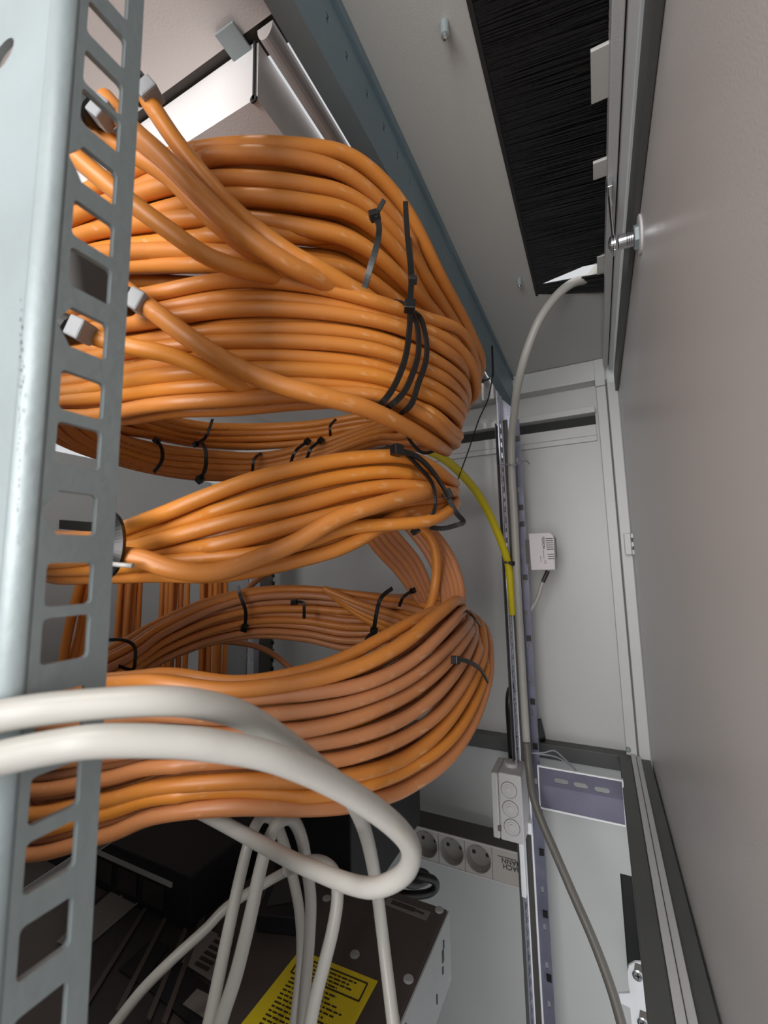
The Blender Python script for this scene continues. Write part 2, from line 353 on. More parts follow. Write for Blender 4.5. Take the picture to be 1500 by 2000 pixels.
# ------------------------------------------------------------------ NEAR RACK RAIL
FX = -.1087
hz = [1.318, 1.182, 1.077, .931, .790, .672, .533, .387, .271, .123, -.026, -.138, -.286, -.434, -.551, -.695, -.845, -.96, -1.1, -1.25, 1.464, 1.573, 1.719, 1.865, 1.97, 2.117, 2.263, 2.37, 2.516]
rail = thing('rack_rail', (FX-.01, .06, 0), 'zinc rack rail with large square holes close to the camera at left', 'rack rail', 'vertical rack rails')
holes = []
for i, z in enumerate(hz):
    z *= -FX; cyy = .0581; h = .0099 if i % 3 != 1 else .0096
    if i in (3, 6, 9):   # every unit mark has a pointed notch towards the bend
        w2, h2 = .00485, h/2
        holes.append([(cyy+w2, z-h2+.0008), (cyy+w2, z+h2-.0008), (cyy+w2-.0008, z+h2), (cyy-w2+.0012, z+h2), (cyy-w2, z+h2-.002), (cyy-w2-.0018, z+.0004), (cyy-w2-.0018, z-.0006), (cyy-w2, z-h2+.002), (cyy-w2+.0012, z-h2), (cyy+w2-.0008, z-h2)])
    else: holes.append(rrect(cyy, z, .0099, h, .0011))
flat_shape('flange', [(.0512, -.22), (.0676, -.22), (.0676, .289), (.0512, .289)], holes, .0016, lambda u, v, w_: (FX+w_, u, v), -.0008, M['zinc'], rail)
b = MB(); n = 8; R = .0044
ring = [(FX-R+R*math.cos(a), .0512-R*math.sin(a)) for a in [math.pi/2*k/n for k in range(n+1)]]
inner = [(FX-R+(R-.0016)*math.cos(a), .0512-(R-.0016)*math.sin(a)) for a in [math.pi/2*k/n for k in range(n, -1, -1)]]
b.slab([(x, y, -.22) for x, y in ring+inner], (0, 0, .509)); bo = b.build('bend', M['zinc'], rail)
for p in bo.data.polygons: p.use_smooth = len(p.vertices) == 4
hc = PY(4, 108, .0468)
flat_shape('side_leg', [(FX-R, -.22), (FX-R, .289), (-.152, .289), (-.152, -.22)],
           [[(hc.x+.0062*math.cos(a), hc.z+.0040*math.sin(a)) for a in [2*math.pi*k/24 for k in range(24)]]] , .0016, lambda u, v, w_: (u, .0468-w_, v), -.0008, M['zinc'], rail)

r6 = random.Random(4)
b = MB()
y = 585
while y < 1060:
    h = r6.uniform(3, 9); q = PY(41-.014*(y-585)+r6.uniform(-2, 2), y, .0466)
    if r6.random() < .7: b.obox(q, V((.00012*r6.uniform(.6, 1.6),0,0)), V((0,.00002,0)), V((0,0,.00006*h)))
    y += h+r6.uniform(2, 9)
o = b.build('worn_print', M['seam'], rail); o['kind'] = 'stuff'
# ------------------------------------------------------------------ FAR RACK RAIL
FRX = -.1080
rail2 = thing('rack_rail', (FRX, .6, 0), 'slim bright zinc rack rail standing before the far side panel', 'rack rail', 'vertical rack rails')
holes = []; z = -.78; k = 0
while z < .20:
    holes.append(rrect(.591, z, .0125, .0090, .0008, 1)); z += (.0145, .0145, .0125)[k % 3]; k += 1
flat_shape('perforated_flange', [(.580, -.80), (.604, -.80), (.604, .235), (.580, .235)], holes, .0014, lambda u, v, w_: (FRX+w_, u, v), -.0007, M['railfar'], rail2)
MB().tube([(FRX-.0004, .6045, -.80), (FRX-.0004, .6045, .235)], .0016, 10).build('rolled_edge', M['bright'], rail2)
MB().tube([(FRX+.0075, .612, -.80), (FRX+.0075, .612, .20)], .0019, 10).build('rolled_edge', M['bright'], rail2)
holes = []
for j in range(22): holes.append(rrect(FRX+.0165, -.74+.042*j, .0035, .0075, .0012, 2))
flat_shape('side_leg', [(FRX+.0075, -.80), (FRX+.0225, -.80), (FRX+.0225, .20), (FRX+.0075, .20)], holes, .0014, lambda u, v, w_: (u, .6135-w_, v), 0, M['railleg'], rail2)
MB().box((FRX, .6065, -.80), (FRX+.0075, .6075, .20)).build('channel_shade_web', M['stripdark'], rail2)  # web coloured dark for the shade inside the rail channel
MB().box((FRX-.006, .584, -.80), (FRX-.005, .606, .19)).build('hole_shade_plate', M['stripdark'], rail2)  # dark plate added as the shade seen through the flange holes
for z in (.172, .075, .052, -.02, -.10, -.18, -.235, -.36, -.43, -.50): MB().obox((FRX+.0185, .6115, z), V((.0028,0,0)), V((0,.0012,0)), V((0,0,.0035))).build('bolt', M['black'], rail2)
b = MB().slab([(FRX+.001, .607, .232), (FRX+.016, .607, .215), (FRX+.012, .607, .11), (FRX+.007, .607, .09)], (0, .002, 0)); b.build('gusset', M['railfar'], rail2)
b = MB().box((FRX-.0015, .572, -.392), (FRX+.004, .580, -.315)); b.build('end_bracket', M['bright'], rail2, bevel=.001)
b = MB().box((FRX+.006, .590, -.331), (FRX+.0115, .600, -.318)); b.build('rail_nut', M['bright'], rail2, bevel=.0006)

# ------------------------------------------------------------------ OVERHEAD BEAM
t = thing('crossbeam', (-.105, .3, .27), 'blue-grey zinc beam running under the roof above the orange coils', 'beam')
holes = []
for px, py in ((640,40),(678,115),(718,187),(750,252),(777,308),(801,358)):
    p = PX(px, py, -.1035); holes.append([(p.y+.0015*a, p.z+.003*c+.0008) for a, c in ((-1,-1),(1,-1),(1,-.6),(0,-.4),(1,.2),(1,1),(-1,1),(-1,.6),(0,.4),(-1,-.2))])
for px, py in ((846,492),(877,553),(905,610),(922,645)):
    p = PX(px, py, -.1035); holes.append(rrect(p.y, p.z, .017, .0022, .001, 2))
for px, py in ((862,520),(893,583),(928,605),(937,640),(946,665),(910,560)):
    p = PX(px, py, -.1035); holes.append(rrect(p.y, p.z, .002, .0015, .0006, 2))
flat_shape('web', [(-.02, .2515), (.70, .2515), (.70, .2935), (-.02, .2935)], holes, .0016, lambda u, v, w_: (-.1035+w_, u, v), -.0008, M['zincblue'], t)
MB().box((-.1145, -.02, .250), (-.1035, .70, .2515)).build('lower_flange', M['zincblue'], t)
MB().box((-.1155, -.02, .250), (-.1145, .70, .2535)).build('lip', M['zincblue'], t)
MB().box((-.106, -.02, .2925), (-.1015, .70, .2997)).build('top_flange', M['zincblue'], t)

# ------------------------------------------------------------------ FAN TRAY AND CLIP UNDER THE ROOF
a0, a1 = PY(505, 70, .162), PY(503, 190, .162)
zt, zb, xr = RZ+.0005, a1.z, a1.x-.001
t = thing('fan_tray', (xr-.15, .4, zb), 'white sheet-metal tray hanging from the roof behind the top coil', 'tray')
MB().box((xr-.36, .162, zb), (xr-.0012, .1635, zt)).build('near_panel', M['tray'], t)
MB().box((xr-.0015, .163, zb), (xr, .69, zt)).build('side_panel', M['tray'], t)
MB().box((xr-.36, .1635, zb), (xr-.0015, .69, zb+.0015)).build('bottom_panel', M['tray'], t)
MB().box((xr-.0022, .1612, zb-.001), (xr-.0008, .1622, zt)).build('corner_seam', M['gasket'], t)
MB().lathe((xr-.0015, .1622, zb), (0,-1,0), [(0,.0024),(.001,.0024)], 14).build('relief_hole', M['gasket'], t)
cc = PZ(460, 90, .297)
t = thing('roof_clip', cc, 'small folded steel clip over the roof seam at top left', 'clip')
b = MB().obox(cc+V((0,0,.0008)), V((.007,0,0)), V((0,.009,0)), V((0,0,.0007))); b.build('plate', M['zinc'], t, bevel=.0005)
b = MB().obox(cc+V((0,.009,-.002)), V((.007,0,0)), V((0,.0008,0)), V((0,0,.0035))); b.build('lip', M['chrome'], t, bevel=.0004)
for i, (px, py, L_) in enumerate(((868, 45, .011), (1014, 545, .010))):
    q = PZ(px, py, RZ)
    t = thing('threaded_stud', q, ('short steel stud under the roof, nearer one close to the beam', 'short steel stud under the roof by the far end of the brush')[i], 'stud', 'studs on the roof plate')
    MB().lathe(q, (0,0,-1), [(0,.0024),(L_*.75,.0024),(L_*.76,.0015)], 12).build('shank', M['zinc'], t)
    MB().lathe(q-V((0,0,L_*.76)), (0,0,-1), [(0,.0015),(L_*.2,.0013),(L_*.24,.0006)], 12).build('tip', M['chrome'], t)

# ------------------------------------------------------------------ BRUSH STRIP
t = thing('brush_strip', (BX0, .25, RZ), 'long black bristle brush strip filling the slot in the roof', 'brush strip')
MB().box((BX0-.0005, .02, RZ-.0006), (BX0+.0022, .489, RZ+.006)).build('holder', M['gasket'], t)
b = MB(); r2 = random.Random(3)
def bristle(b, p, q, wd, th=.0004):
    n = len(b.v); d = V((0, wd, 0)); e = V((0, 0, th))
    m_ = (p+q)/2 + V((0, r2.uniform(-.0006,.0006), r2.uniform(-.0004,.0004)))
    b.v += [p-d, p+e, p+d, m_-d*.9, m_+e, m_+d*.9, q-d*.5, q+e*.6, q+d*.5]
    for i in (0, 3): b.face((n+i, n+i+1, n+i+4, n+i+3)); b.face((n+i+1, n+i+2, n+i+5, n+i+4)); b.face((n+i+2, n+i, n+i+3, n+i+5))
for layer in range(8):
    y = .03
    while y < .4525:
        y += r2.uniform(.0004, .0008)
        L_ = .072 + r2.uniform(-.002, .004); skew = -.010 + r2.uniform(-.0022, .0022)
        if .3112 < y < .3124 or .2555 < y < .2562 or .2335 < y < .2342: L_ *= .62+.1*r2.random()
        z = RZ + .0004 + .0005*layer + r2.uniform(-.0002, .0003)
        bristle(b, V((BX0+.001, y, z)), V((BX0+.001+L_, y+skew*-1, z+r2.uniform(-.0012,.0006))), r2.uniform(.0004,.0007))
for k in range(520):     # the tuft pushed aside by the cable: it bends below the gap
    y = .472 + r2.uniform(0, .016); f_ = (y-.472)/.016
    bristle(b, V((BX0+.001, y, RZ+.0003+.002*r2.random())), V((BX0+.074*r2.uniform(.93,1.02), y+.012+.018*f_*r2.uniform(.7,1.1)-.004, RZ-.001-.004*r2.random())), .0004)
for k in range(420):     # and the tuft above it is pushed the other way
    y = .4525 + r2.uniform(0, .02); f_ = (y-.4525)/.02
    bristle(b, V((BX0+.001, y, RZ+.0003+.002*r2.random())), V((BX0+.072*r2.uniform(.95,1.03), y-.006-.012*f_*r2.uniform(.9,1.15), RZ+.0005)), .0004)
o = b.build('bristles', M['bristle'], t); o['kind'] = 'stuff'
for i, (x0, y0, x1, y1) in enumerate(((1153, 98, 1185, 188), (1158, 317, 1185, 340))):
    p, q = PZ(x0, y0, RZ-.002), PZ(x1, y1, RZ-.002)
    o = MB().box((p.x, min(p.y, q.y), RZ-.0035), (.0285, max(p.y, q.y), RZ-.001)).build('roof_tab', M['roof'], bevel=.0004)
    tag(o, ('larger grey sheet tab over the brush edge near the top', 'small grey sheet tab over the brush edge above the lock')[i], 'tab', 'tabs at the brush edge')
MB().box((.0205, .4505, RZ-.0015), (.0285, .486, RZ+.0005)).build('end_plate', M['roof'], t)

# ------------------------------------------------------------------ ORANGE CABLE COILS
class Coil:
    def __init__(s, st, per=14, rc=.0036, closed=True):
        s.rc = rc; s.closed = closed
        T = cr([P(a, b_, fd) for a, b_, c, d, fd in st], per, closed); B = cr([P(c, d, fd) for a, b_, c, d, fd in st], per, closed)
        s.T, s.B = T, B; s.n = len(T)
        s.mid = sum(((a+c)/2 for a, c in zip(T, B)), V((0,0,0)))/s.n
        s.inw = []
        for a, c in zip(T, B):
            u = (c-a).normalized(); w_ = s.mid-(a+c)/2; w_ -= u*w_.dot(u); s.inw.append(w_.normalized())
    def at(s, i, a, depth=0.):
        n = s.n
        if s.closed: i %= n; i0 = int(i); i1 = (i0+1) % n
        else: i = min(max(i, 0), n-1.001); i0 = int(i); i1 = i0+1
        f = i-i0
        t = s.T[i0].lerp(s.T[i1], f); b_ = s.B[i0].lerp(s.B[i1], f); w_ = s.inw[i0].lerp(s.inw[i1], f)
        u = (b_-t); L_ = u.length; k = s.rc/max(L_, 1e-6)
        return t + u*(k+(1-2*k)*a) + w_*depth, (L_-2*s.rc)
    def find(s, px, py, lo=0, hi=None, depth=0.):
        best = None
        hi = s.n if hi is None else hi
        for ii in range(int(lo*2), int(hi*2)):
            for aa in range(-1, 22):
                p, _ = s.at(ii/2, aa/20, depth); x, y = proj(p); e = (x-px)**2+(y-py)**2
                if best is None or e < best[0]: best = (e, ii/2, aa/20)
        return best[1], best[2]
def coil(name, label, st, rows, layers, material, seed, cross=5, rc=.0036, per=14, wander=.5, closed=True, part='cable', extra_last=True, alt=None, cat='cable coil'):
    c = Coil(st, per, rc, closed); c.inner = (layers-1)*1.72*rc + rc; rg = random.Random(seed)
    o = thing(name, c.mid, label, cat); o['group'] = 'orange cable coils' if cat == 'cable coil' else 'orange cable bundles'
    n = c.n
    swaps = []                                  # neighbouring strands trade places here and there
    for k in range(cross):
        swaps.append((rg.randrange(rows-1), rg.uniform(0, n), rg.uniform(26, 46)))
    for l in range(layers):
        rr = rows if l % 2 == 0 else rows-1
        for j in range(rr):
            ph = rg.uniform(0, 100); pts = []; rad = rc*rg.uniform(.94, 1.05)
            steps = n if closed else n
            for i in range(steps):
                row = j + (.5 if l % 2 else 0); dep = 0.
                pos = row
                if l == 0:
                    for (q, ctr, wd) in swaps:
                        if q in (j, j-1) :
                            d = i-ctr
                            if closed: d = (d+n/2) % n - n/2
                            x = d/wd
                            if -1 < x < 1:
                                sgn = 1 if q == j else -1
                                bump = math.cos(x*math.pi/2)**2
                                pos += sgn*bump*.95; dep += (-1.3*rc if sgn > 0 else 1.0*rc)*bump
                a = pos/(rows-1)
                ang = 2*math.pi*i/n if closed else i/n*3
                nz = V((math.cos(ang)*1.15+ph, math.sin(ang)*1.15, l*7.3+ph*.37))
                a += wander/(rows-1)*noise.noise(nz)
                a = min(max(a, -.06), 1.06)
                p, L_ = c.at(i, a, 0)
                gap = L_/(rows-1)
                push = math.sqrt(max(0, 4*rc*rc-gap*gap))*.9 if gap < 2*rc else 0
                dep += (push if (j % 2) else 0) + l*(1.72*rc) + .5*rc*noise.noise(nz*1.5+V((9,9,9)))
                p, _ = c.at(i, a, dep); pts.append(p)
            mm = material if not alt or rg.random() > alt[1] else alt[0]
            MB().tube(pts, rad, 10, closed).build(part, mm, o)
    return o, c
coilA_st = [(297,304,297,532,.222),(438,270,438,540,.216),(594,274,594,562,.222),(700,306,690,580,.236),(790,398,770,628,.262),(862,528,835,670,.30),(922,640,888,735,.36),(945,712,908,790,.415),
            (900,775,880,835,.46),(800,804,792,848,.50),(700,815,690,864,.52),(600,826,600,876,.52),(486,830,486,882,.51),(390,824,380,874,.48),(290,800,280,856,.43),(190,740,180,840,.37),(110,640,90,780,.32),(60,520,50,690,.285),(70,430,70,600,.262),(150,370,150,540,.24)]
coilB_st = [(297,560,297,806,.199),(438,538,438,798,.196),(594,546,594,790,.201),(735,575,735,796,.214),(838,608,832,838,.238),(898,638,872,866,.265),(926,684,888,880,.297),(930,735,868,884,.335),
            (895,775,838,884,.38),(830,806,795,882,.42),(743,826,743,872,.455),(640,858,640,904,.475),(520,884,520,934,.475),(400,880,400,938,.455),(300,864,290,924,.42),(200,836,190,898,.37),(120,780,110,868,.325),(70,690,60,835,.285),(90,620,80,825,.25),(180,580,175,825,.22)]
coilC_st = [(300,998,300,1140,.203),(400,958,400,1142,.2),(500,920,500,1134,.2),(600,894,600,1110,.205),(690,880,690,1078,.215),(770,878,770,1050,.23),(835,896,835,1030,.25),(878,925,880,1008,.28),(888,935,888,995,.32),(862,940,862,990,.38),
            (780,945,780,992,.43),(660,955,660,1010,.46),(500,975,500,1040,.46),(380,1000,380,1070,.44),(260,1030,260,1090,.40),(150,1040,150,1100,.34),(70,1040,60,1120,.28),(90,1035,80,1140,.245),(190,1032,190,1142,.22)]
coilD_st = [(300,1316,300,1612,.203),(450,1334,450,1594,.2),(600,1316,600,1594,.205),(700,1286,705,1586,.215),(790,1240,800,1560,.235),(850,1196,885,1496,.262),(888,1168,938,1398,.30),(896,1170,962,1300,.345),(878,1170,944,1222,.40),
            (820,1158,850,1210,.435),(760,1152,790,1250,.46),(690,1146,690,1264,.472),(600,1141,600,1248,.48),(500,1147,500,1242,.47),(400,1171,400,1258,.45),(300,1214,300,1294,.42),(235,1252,230,1330,.38),(140,1290,130,1400,.33),(40,1310,20,1540,.285),(50,1322,30,1680,.245),(200,1320,195,1650,.216)]
oA, cA = coil('cable_coil', 'topmost coil of orange cable, hanging behind the blue-grey beam', coilA_st, 8, 3, M['orange'], 11, 3, .0042)
oB, cB = coil('cable_coil', 'second coil of orange cable from the top, bound by three black ties', coilB_st, 9, 3, M['orange'], 5, 4, .0036)
oC, cC = coil('cable_coil', 'third coil of orange cable down, slim and level with the camera', coilC_st, 6, 3, M['orange'], 23, 2, .0037, wander=.3)
oD, cD = coil('cable_coil', 'lowest coil of dusty orange cable above the white cables', coilD_st, 9, 3, M['orange_dull'], 31, 3, .0037, alt=(M['orange'], .3))
# cables that leave the third coil and drop into the lowest one
def strand(name, label, pts, r, material, cat='cable', group=None, sides=14, per=12, parent=None):
    path = cr([P(*p) for p in pts], per)
    o = MB().tube(path, r, sides).build(name, material, parent)
    if label: tag(o, label, cat, group)
    return o
t = thing('cable_bundle', P(800, 1120, .40), 'bundle of dusty orange cables arching from the third coil into the lowest one', 'cable bundle')
t['group'] = 'orange cable bundles'
for i in range(5):
    d = i*11; strand('cable', None, [(690+d,1010-d*.3,.41),(735+d,1072-d*.5,.415),(775+d*.95,1115-d*.4,.42),(808+d*.8,1160,.42),(835+d*.6,1205,.425),(850+d*.5,1260,.43)], .0035, M['orange_dull'], parent=t)
for i in range(5):
    d = i*12; strand('cable', None, [(770+d*.6,1000,.36),(805+d*.7,1040-d*.2,.36),(838+d*.8,1085-d*.1,.355),(862+d*.75,1140,.345),(872+d*.6,1200,.33),(868+d*.55,1250,.31),(846+d*.5,1290,.29)], .0035, M['orange_dull'], parent=t)
strand('cable', None, [(800,1020,.335),(838,1048,.335),(852,1090,.335),(850,1140,.335),(842,1180,.33),(825,1215,.325)], .0036, M['orange'], parent=t)
t = thing('cable_bundle', P(700, 1190, .455), 'short slanting tail of orange cables tied inside the lowest coil', 'cable bundle'); t['group'] = 'orange cable bundles'
for i in range(4):
    d = i*13; strand('cable', None, [(632+d*.5,1150+d*.8-i*6,.452),(700+d*.2,1178+d*.7,.445),(770,1200+d*.9,.43),(850,1225+d,.41)], .0036, M['orange'] if i != 1 else M['orange_dull'], parent=t)

# loose cables running in from the panel at the left
LO = [
 ('orange cable from the top panel clip, uppermost of the loose runs', [(255,146,.192),(271,167,.191),(302,215,.190),(350,285,.190),(420,370,.189),(480,430,.189),(560,490,.191),(640,535,.199),(730,592,.218),(790,650,.25)], .0038),
 ('orange cable crossing below the uppermost loose run', [(205,195,.180),(262,258,.179),(320,310,.178),(400,390,.178),(470,455,.180),(560,515,.187),(650,560,.205),(730,615,.235)], .0042),
 ('orange cable running beneath the two upper loose runs', [(180,258,.187),(260,300,.187),(330,345,.187),(400,415,.188),(480,482,.190),(560,530,.198),(640,570,.218),(700,610,.24)], .0040),
 ('orange cable with pale edge sagging below the loose runs', [(140,300,.172),(205,355,.173),(262,400,.174),(330,450,.175),(400,498,.178),(470,525,.185),(550,545,.2),(630,585,.225)], .0037),
 ('orange cable slanting across the second coil from the left clip', [(225,552,.186),(290,600,.184),(370,660,.181),(450,710,.180),(540,750,.183),(620,772,.187),(720,800,.202),(800,838,.228),(850,868,.258),(872,880,.295)], .0042),
 ('orange cable seen through the rail holes beside the left clip', [(120,630,.178),(190,660,.18),(260,678,.181),(340,696,.184),(430,735,.19),(520,780,.207)], .0036),
 ('bright orange cable bulging under the third coil at left', [(200,1085,.182),(270,1090,.181),(340,1112,.181),(420,1118,.184),(500,1092,.188),(580,1058,.193),(660,1012,.20),(740,985,.213),(820,965,.24),(862,958,.275),(885,962,.32)], .0041),
]
for lb, pts, r in LO: strand('orange_cable', lb, pts, r, M['orange'], 'cable', 'loose orange cables')
strand('orange_cable', 'thin orange cable drooping inside the lowest coil by the far rail', [(425,1252,.50),(470,1256,.52),(515,1268,.53),(550,1290,.53),(580,1318,.52)], .0034, M['orange_dull'], 'cable', 'loose orange cables')
strand('orange_cable', 'short orange cable poking up beside the front rail', [(440,1190,.58),(475,1160,.57),(500,1135,.56),(540,1110,.55)], .004, M['orange_dull'], 'cable', 'loose orange cables')
# panel clips: black strap round a grey clamp
for i, (px, py, fd, dx, dy, lb) in enumerate(((276,180,.189,.6,.7,'black and grey cable clip at the upper edge of the near rail'), (184,222,.177,.75,.6,'black and grey cable clip seen in the third rail hole'),
        (254,592,.183,.8,.45,'black and grey cable clip beside the rail above the second coil'), (140,648,.175,.85,.4,'black and grey cable clip seen in the middle rail hole'))):
    c0 = P(px, py, fd); ax = (P(px+dx*10, py+dy*10, fd)-c0).normalized()
    t = thing('cable_clip', c0, lb, 'cable clip', 'panel cable clips')
    MB().lathe(c0-ax*.006, ax, [(-.002,.0054),(-.001,.0060),(.006,.0060),(.007,.005)], 16).build('strap', M['black'], t)
    side = ax.cross(CF).normalized(); up_ = side.cross(ax)
    MB().obox(c0+ax*.004+side*.002-CF*.001, ax*.0032, side*.0042, up_*.0044).build('clamp', M['clamp'], t, bevel=.0008)
t = thing('cable_clip', P(215,1050,.185), 'black strap holding the third coil at the near rail, white tail sticking out', 'cable clip', 'panel cable clips')
pts = [P(x, y, f) for x, y, f in ((205,1005,.195),(222,1020,.181),(228,1050,.177),(224,1085,.176),(212,1112,.179),(196,1118,.19))]
pp = cr(pts, 6); MB().ribbon(pp, [-CF]*len(pp), .0065, .0022).build('strap', M['black'], t)
MB().ribbon([P(120,1024,.19), P(165,1028,.185), P(222,1030,.180)], [-CF]*3, .004, .002).build('strap', M['black'], t)
MB().tube([P(205,1100,.175), P(232,1103,.174), P(260,1105,.172)], .0010, 8).build('tail', M['white'], t)
MB().slab([P(118,478,.142), P(222,520,.142), P(222,606,.142), P(118,574,.142)], CF*.0015).build('panel_plate', M['labelgrey'])
tag(bpy.data.objects['panel_plate'], 'small dark grey plate seen through a rail hole above the clip', 'plate')

# ------------------------------------------------------------------ CABLE TIES
def tie(label, path, nrm, w_=.0032, th=.0011, head=None, tail=None, headend=-1):
    """strap along path, head box at one end, optional tail points"""
    path = [V(p) for p in path]; pp = cr(path, 6)
    t = thing('cable_tie', sum(pp, V((0,0,0)))/len(pp), label, 'cable tie', 'black cable ties')
    nn = [nrm(p) if callable(nrm) else nrm for p in pp]
    MB().ribbon(pp, nn, w_, th).build('strap', M['black'], t)
    h = pp[headend]; d = (pp[-1]-pp[-2]).normalized() if headend == -1 else (pp[0]-pp[1]).normalized()
    n = nn[headend]; n = (n-d*n.dot(d)).normalized(); s_ = d.cross(n)
    k = w_/.0032
    MB().obox(h+n*.0006, d*.0032*k, s_*.0030*k, n*.0026*k).build('head', M['black'], t, bevel=.0005)
    if tail:
        tp = [P(*q) for q in tail]
        if len(tp) > 2: tp = cr(tp, 4)
        MB().ribbon(tp, [-CF]*len(tp), w_*.75, th).build('tail', M['black'], t)
    return t
def out_of(c):
    def f(p): d = p-c.mid; return V((d.x, d.y, d.z*.3)).normalized()
    return f
def wrap(label, c, px, lo=0, hi=None, out=.0035, w_=.0032, head='bottom', tail=None, ends=True):
    dep = c.inner+.0012 if out < 0 else -(c.rc+out)
    """a tie across a coil at the given pixels of its outer face; ends tuck behind the top and bottom rows"""
    pts = []; I = []
    for x, y in px:
        i, a = c.find(x, y, lo, hi, dep); I.append((i, a)); p, L_ = c.at(i, a, dep); pts.append(p)
    if ends:
        i, a = I[0]; p, L_ = c.at(i, -.0-.0048/max(L_, .02), .004); pts.insert(0, p)
        i, a = I[-1]; p, L_ = c.at(i, 1.+.0048/max(L_, .02), .004); pts.append(p)
    return tie(label, pts, out_of(c), w_, .0012, None, tail, -1 if head == 'bottom' else 0)
nB = 14*7
wrap('black cable tie on the second coil, leftmost of its three', cB, [(797,600),(797,660),(788,710),(772,755),(745,795)], 14*2, nB, .0045, .0030)
wrap('black cable tie on the second coil, middle of its three', cB, [(808,625),(818,665),(814,710),(797,755),(762,800)], 14*2, nB, .0045, .0030)
wrap('black cable tie on the second coil, rightmost of its three', cB, [(818,620),(832,660),(831,705),(818,750),(798,795)], 14*2, nB, .0045, .0030)
tie('long black cable tie hung from the beam to the second coil', [P(792,395,.24), P(795,450,.23), P(803,540,.215), P(800,600,.208)], -CF, .0028, .0011)
tie('black cable tie hanging at the beam slot above the coils', [P(772,365,.31), P(790,420,.28), P(800,470,.262), P(806,549,.214)], -CF, .0022, .001)
tie('black cable tie looped round the topmost coil with upright tail', [P(712,562,.197), P(724,520,.193), P(738,470,.193), P(740,440,.196), P(732,424,.202)], -CF, .0026, .0011, None, [(732,424,.20),(741,407,.20),(750,391,.20)])
wrap('black cable tie crossing the right end of the third coil, thick one', cC, [(775,870),(815,895),(850,925),(875,970)], 0, 14*9, .0045, .0030, 'top', None, False)
tie('black cable tie loop standing off the third coil at right', [P(873,965,.262), P(890,1000,.262), P(905,1019,.265), P(890,1026,.268), P(865,1032,.272), P(840,1030,.276)], -CF, .0030, .0012, None, None, 0)
o = bpy.data.objects.get('cable_tie')
wrap('thin black cable tie under the thick one on the third coil', cC, [(785,885),(820,915),(845,945),(850,980),(845,1005)], 0, 14*9, .003, .0022)
def fartie(label, px, fd, w_=.0030, tail=None, head=-1):
    pts = [P(x, y, fd) for x, y in px]; pts[0] = P(px[0][0]+4, px[0][1]-3, fd+.012); pts[-1] = P(px[-1][0]-3, px[-1][1]+2, fd+.008)
    return tie(label, pts, -CF, w_, .0011, None, tail, head)
fartie('black cable tie on the inside far band of the lowest coil, left', [(460,1148),(470,1165),(480,1195),(481,1224)], .437, .0034)
fartie('black cable tie around the slanting tail inside the lowest coil', [(762,1152),(744,1168),(735,1200),(733,1232)], .398, .0038, [(733,1232,.395),(719,1243,.393),(714,1258,.392),(732,1260,.392)])
fartie('short black cable tie on the far band of the lowest coil', [(802,1156),(788,1166),(783,1182)], .405, .0028, None, 0)
tie('thin upright black cable tie inside the lowest coil', [P(575,1176,.432), P(592,1177,.430), P(594,1192,.430), P(594,1208,.432)], -CF, .0030, .001, None, None, 0)
wrap('black cable tie round the right shoulder of the lowest coil', cD, [(888,1288),(912,1290),(935,1305),(952,1330)], 14*4, 14*9, .004, .0026, 'top', None, False)
wrap('thin black cable tie over the upper right of the lowest coil', cD, [(862,1172),(890,1178),(920,1200),(940,1222)], 14*5, 14*10, .006, .0018, 'top', None, False)
tie('black cable tie square round the left end of the lowest coil', [P(205,1250,.36), P(240,1250,.355), P(262,1262,.355), P(264,1290,.352), P(258,1308,.352), P(230,1300,.35), P(205,1294,.35)], -CF, .0026, .001)
fartie('black cable tie on the thin far band at left under the second coil', [(303,864),(316,876),(316,900),(304,920)], .388, .003, None, 0)
fartie('black cable tie on the thin far band under the second coil, thick knot', [(390,866),(402,882),(401,915),(394,934)], .418, .0036)
fartie('black cable tie on the thin far band, third from the left', [(506,888),(497,896),(494,912),(496,926)], .440, .0028)
fartie('black cable tie on the thin far band, left of the close pair', [(596,866),(580,878),(572,892),(570,906)], .438, .0030, None, 0)
fartie('black cable tie on the thin far band, right of the close pair', [(622,864),(609,874),(603,886),(601,900)], .436, .0030, None, 0)
fartie('black cable tie on the upper far band below the second coil', [(652,822),(645,832),(645,844),(649,856)], .468, .0028)
fartie('slanting black cable tie on the upper far band at left', [(411,822),(408,840),(400,856),(386,866)], .435, .0028)
tie('black cable tie tail sticking up at the far end of the beam', [P(941,745,.50), P(955,740,.50), P(962,733,.50), P(962,705,.51), P(961,676,.52)], -CF, .0022, .001, None, None, 0)
tie('thin black cable tie hanging beside the second coil to the beam', [P(891,945,.47), P(915,880,.48), P(935,820,.49), P(953,780,.495), P(962,735,.50)], -CF, .0013, .0008)
tie('black cable tie hook under the right end of the second coil', [P(790,815,.30), P(795,850,.30), P(818,880,.30), P(838,884,.30), P(862,872,.30), P(884,858,.30)], -CF, .0022, .001)

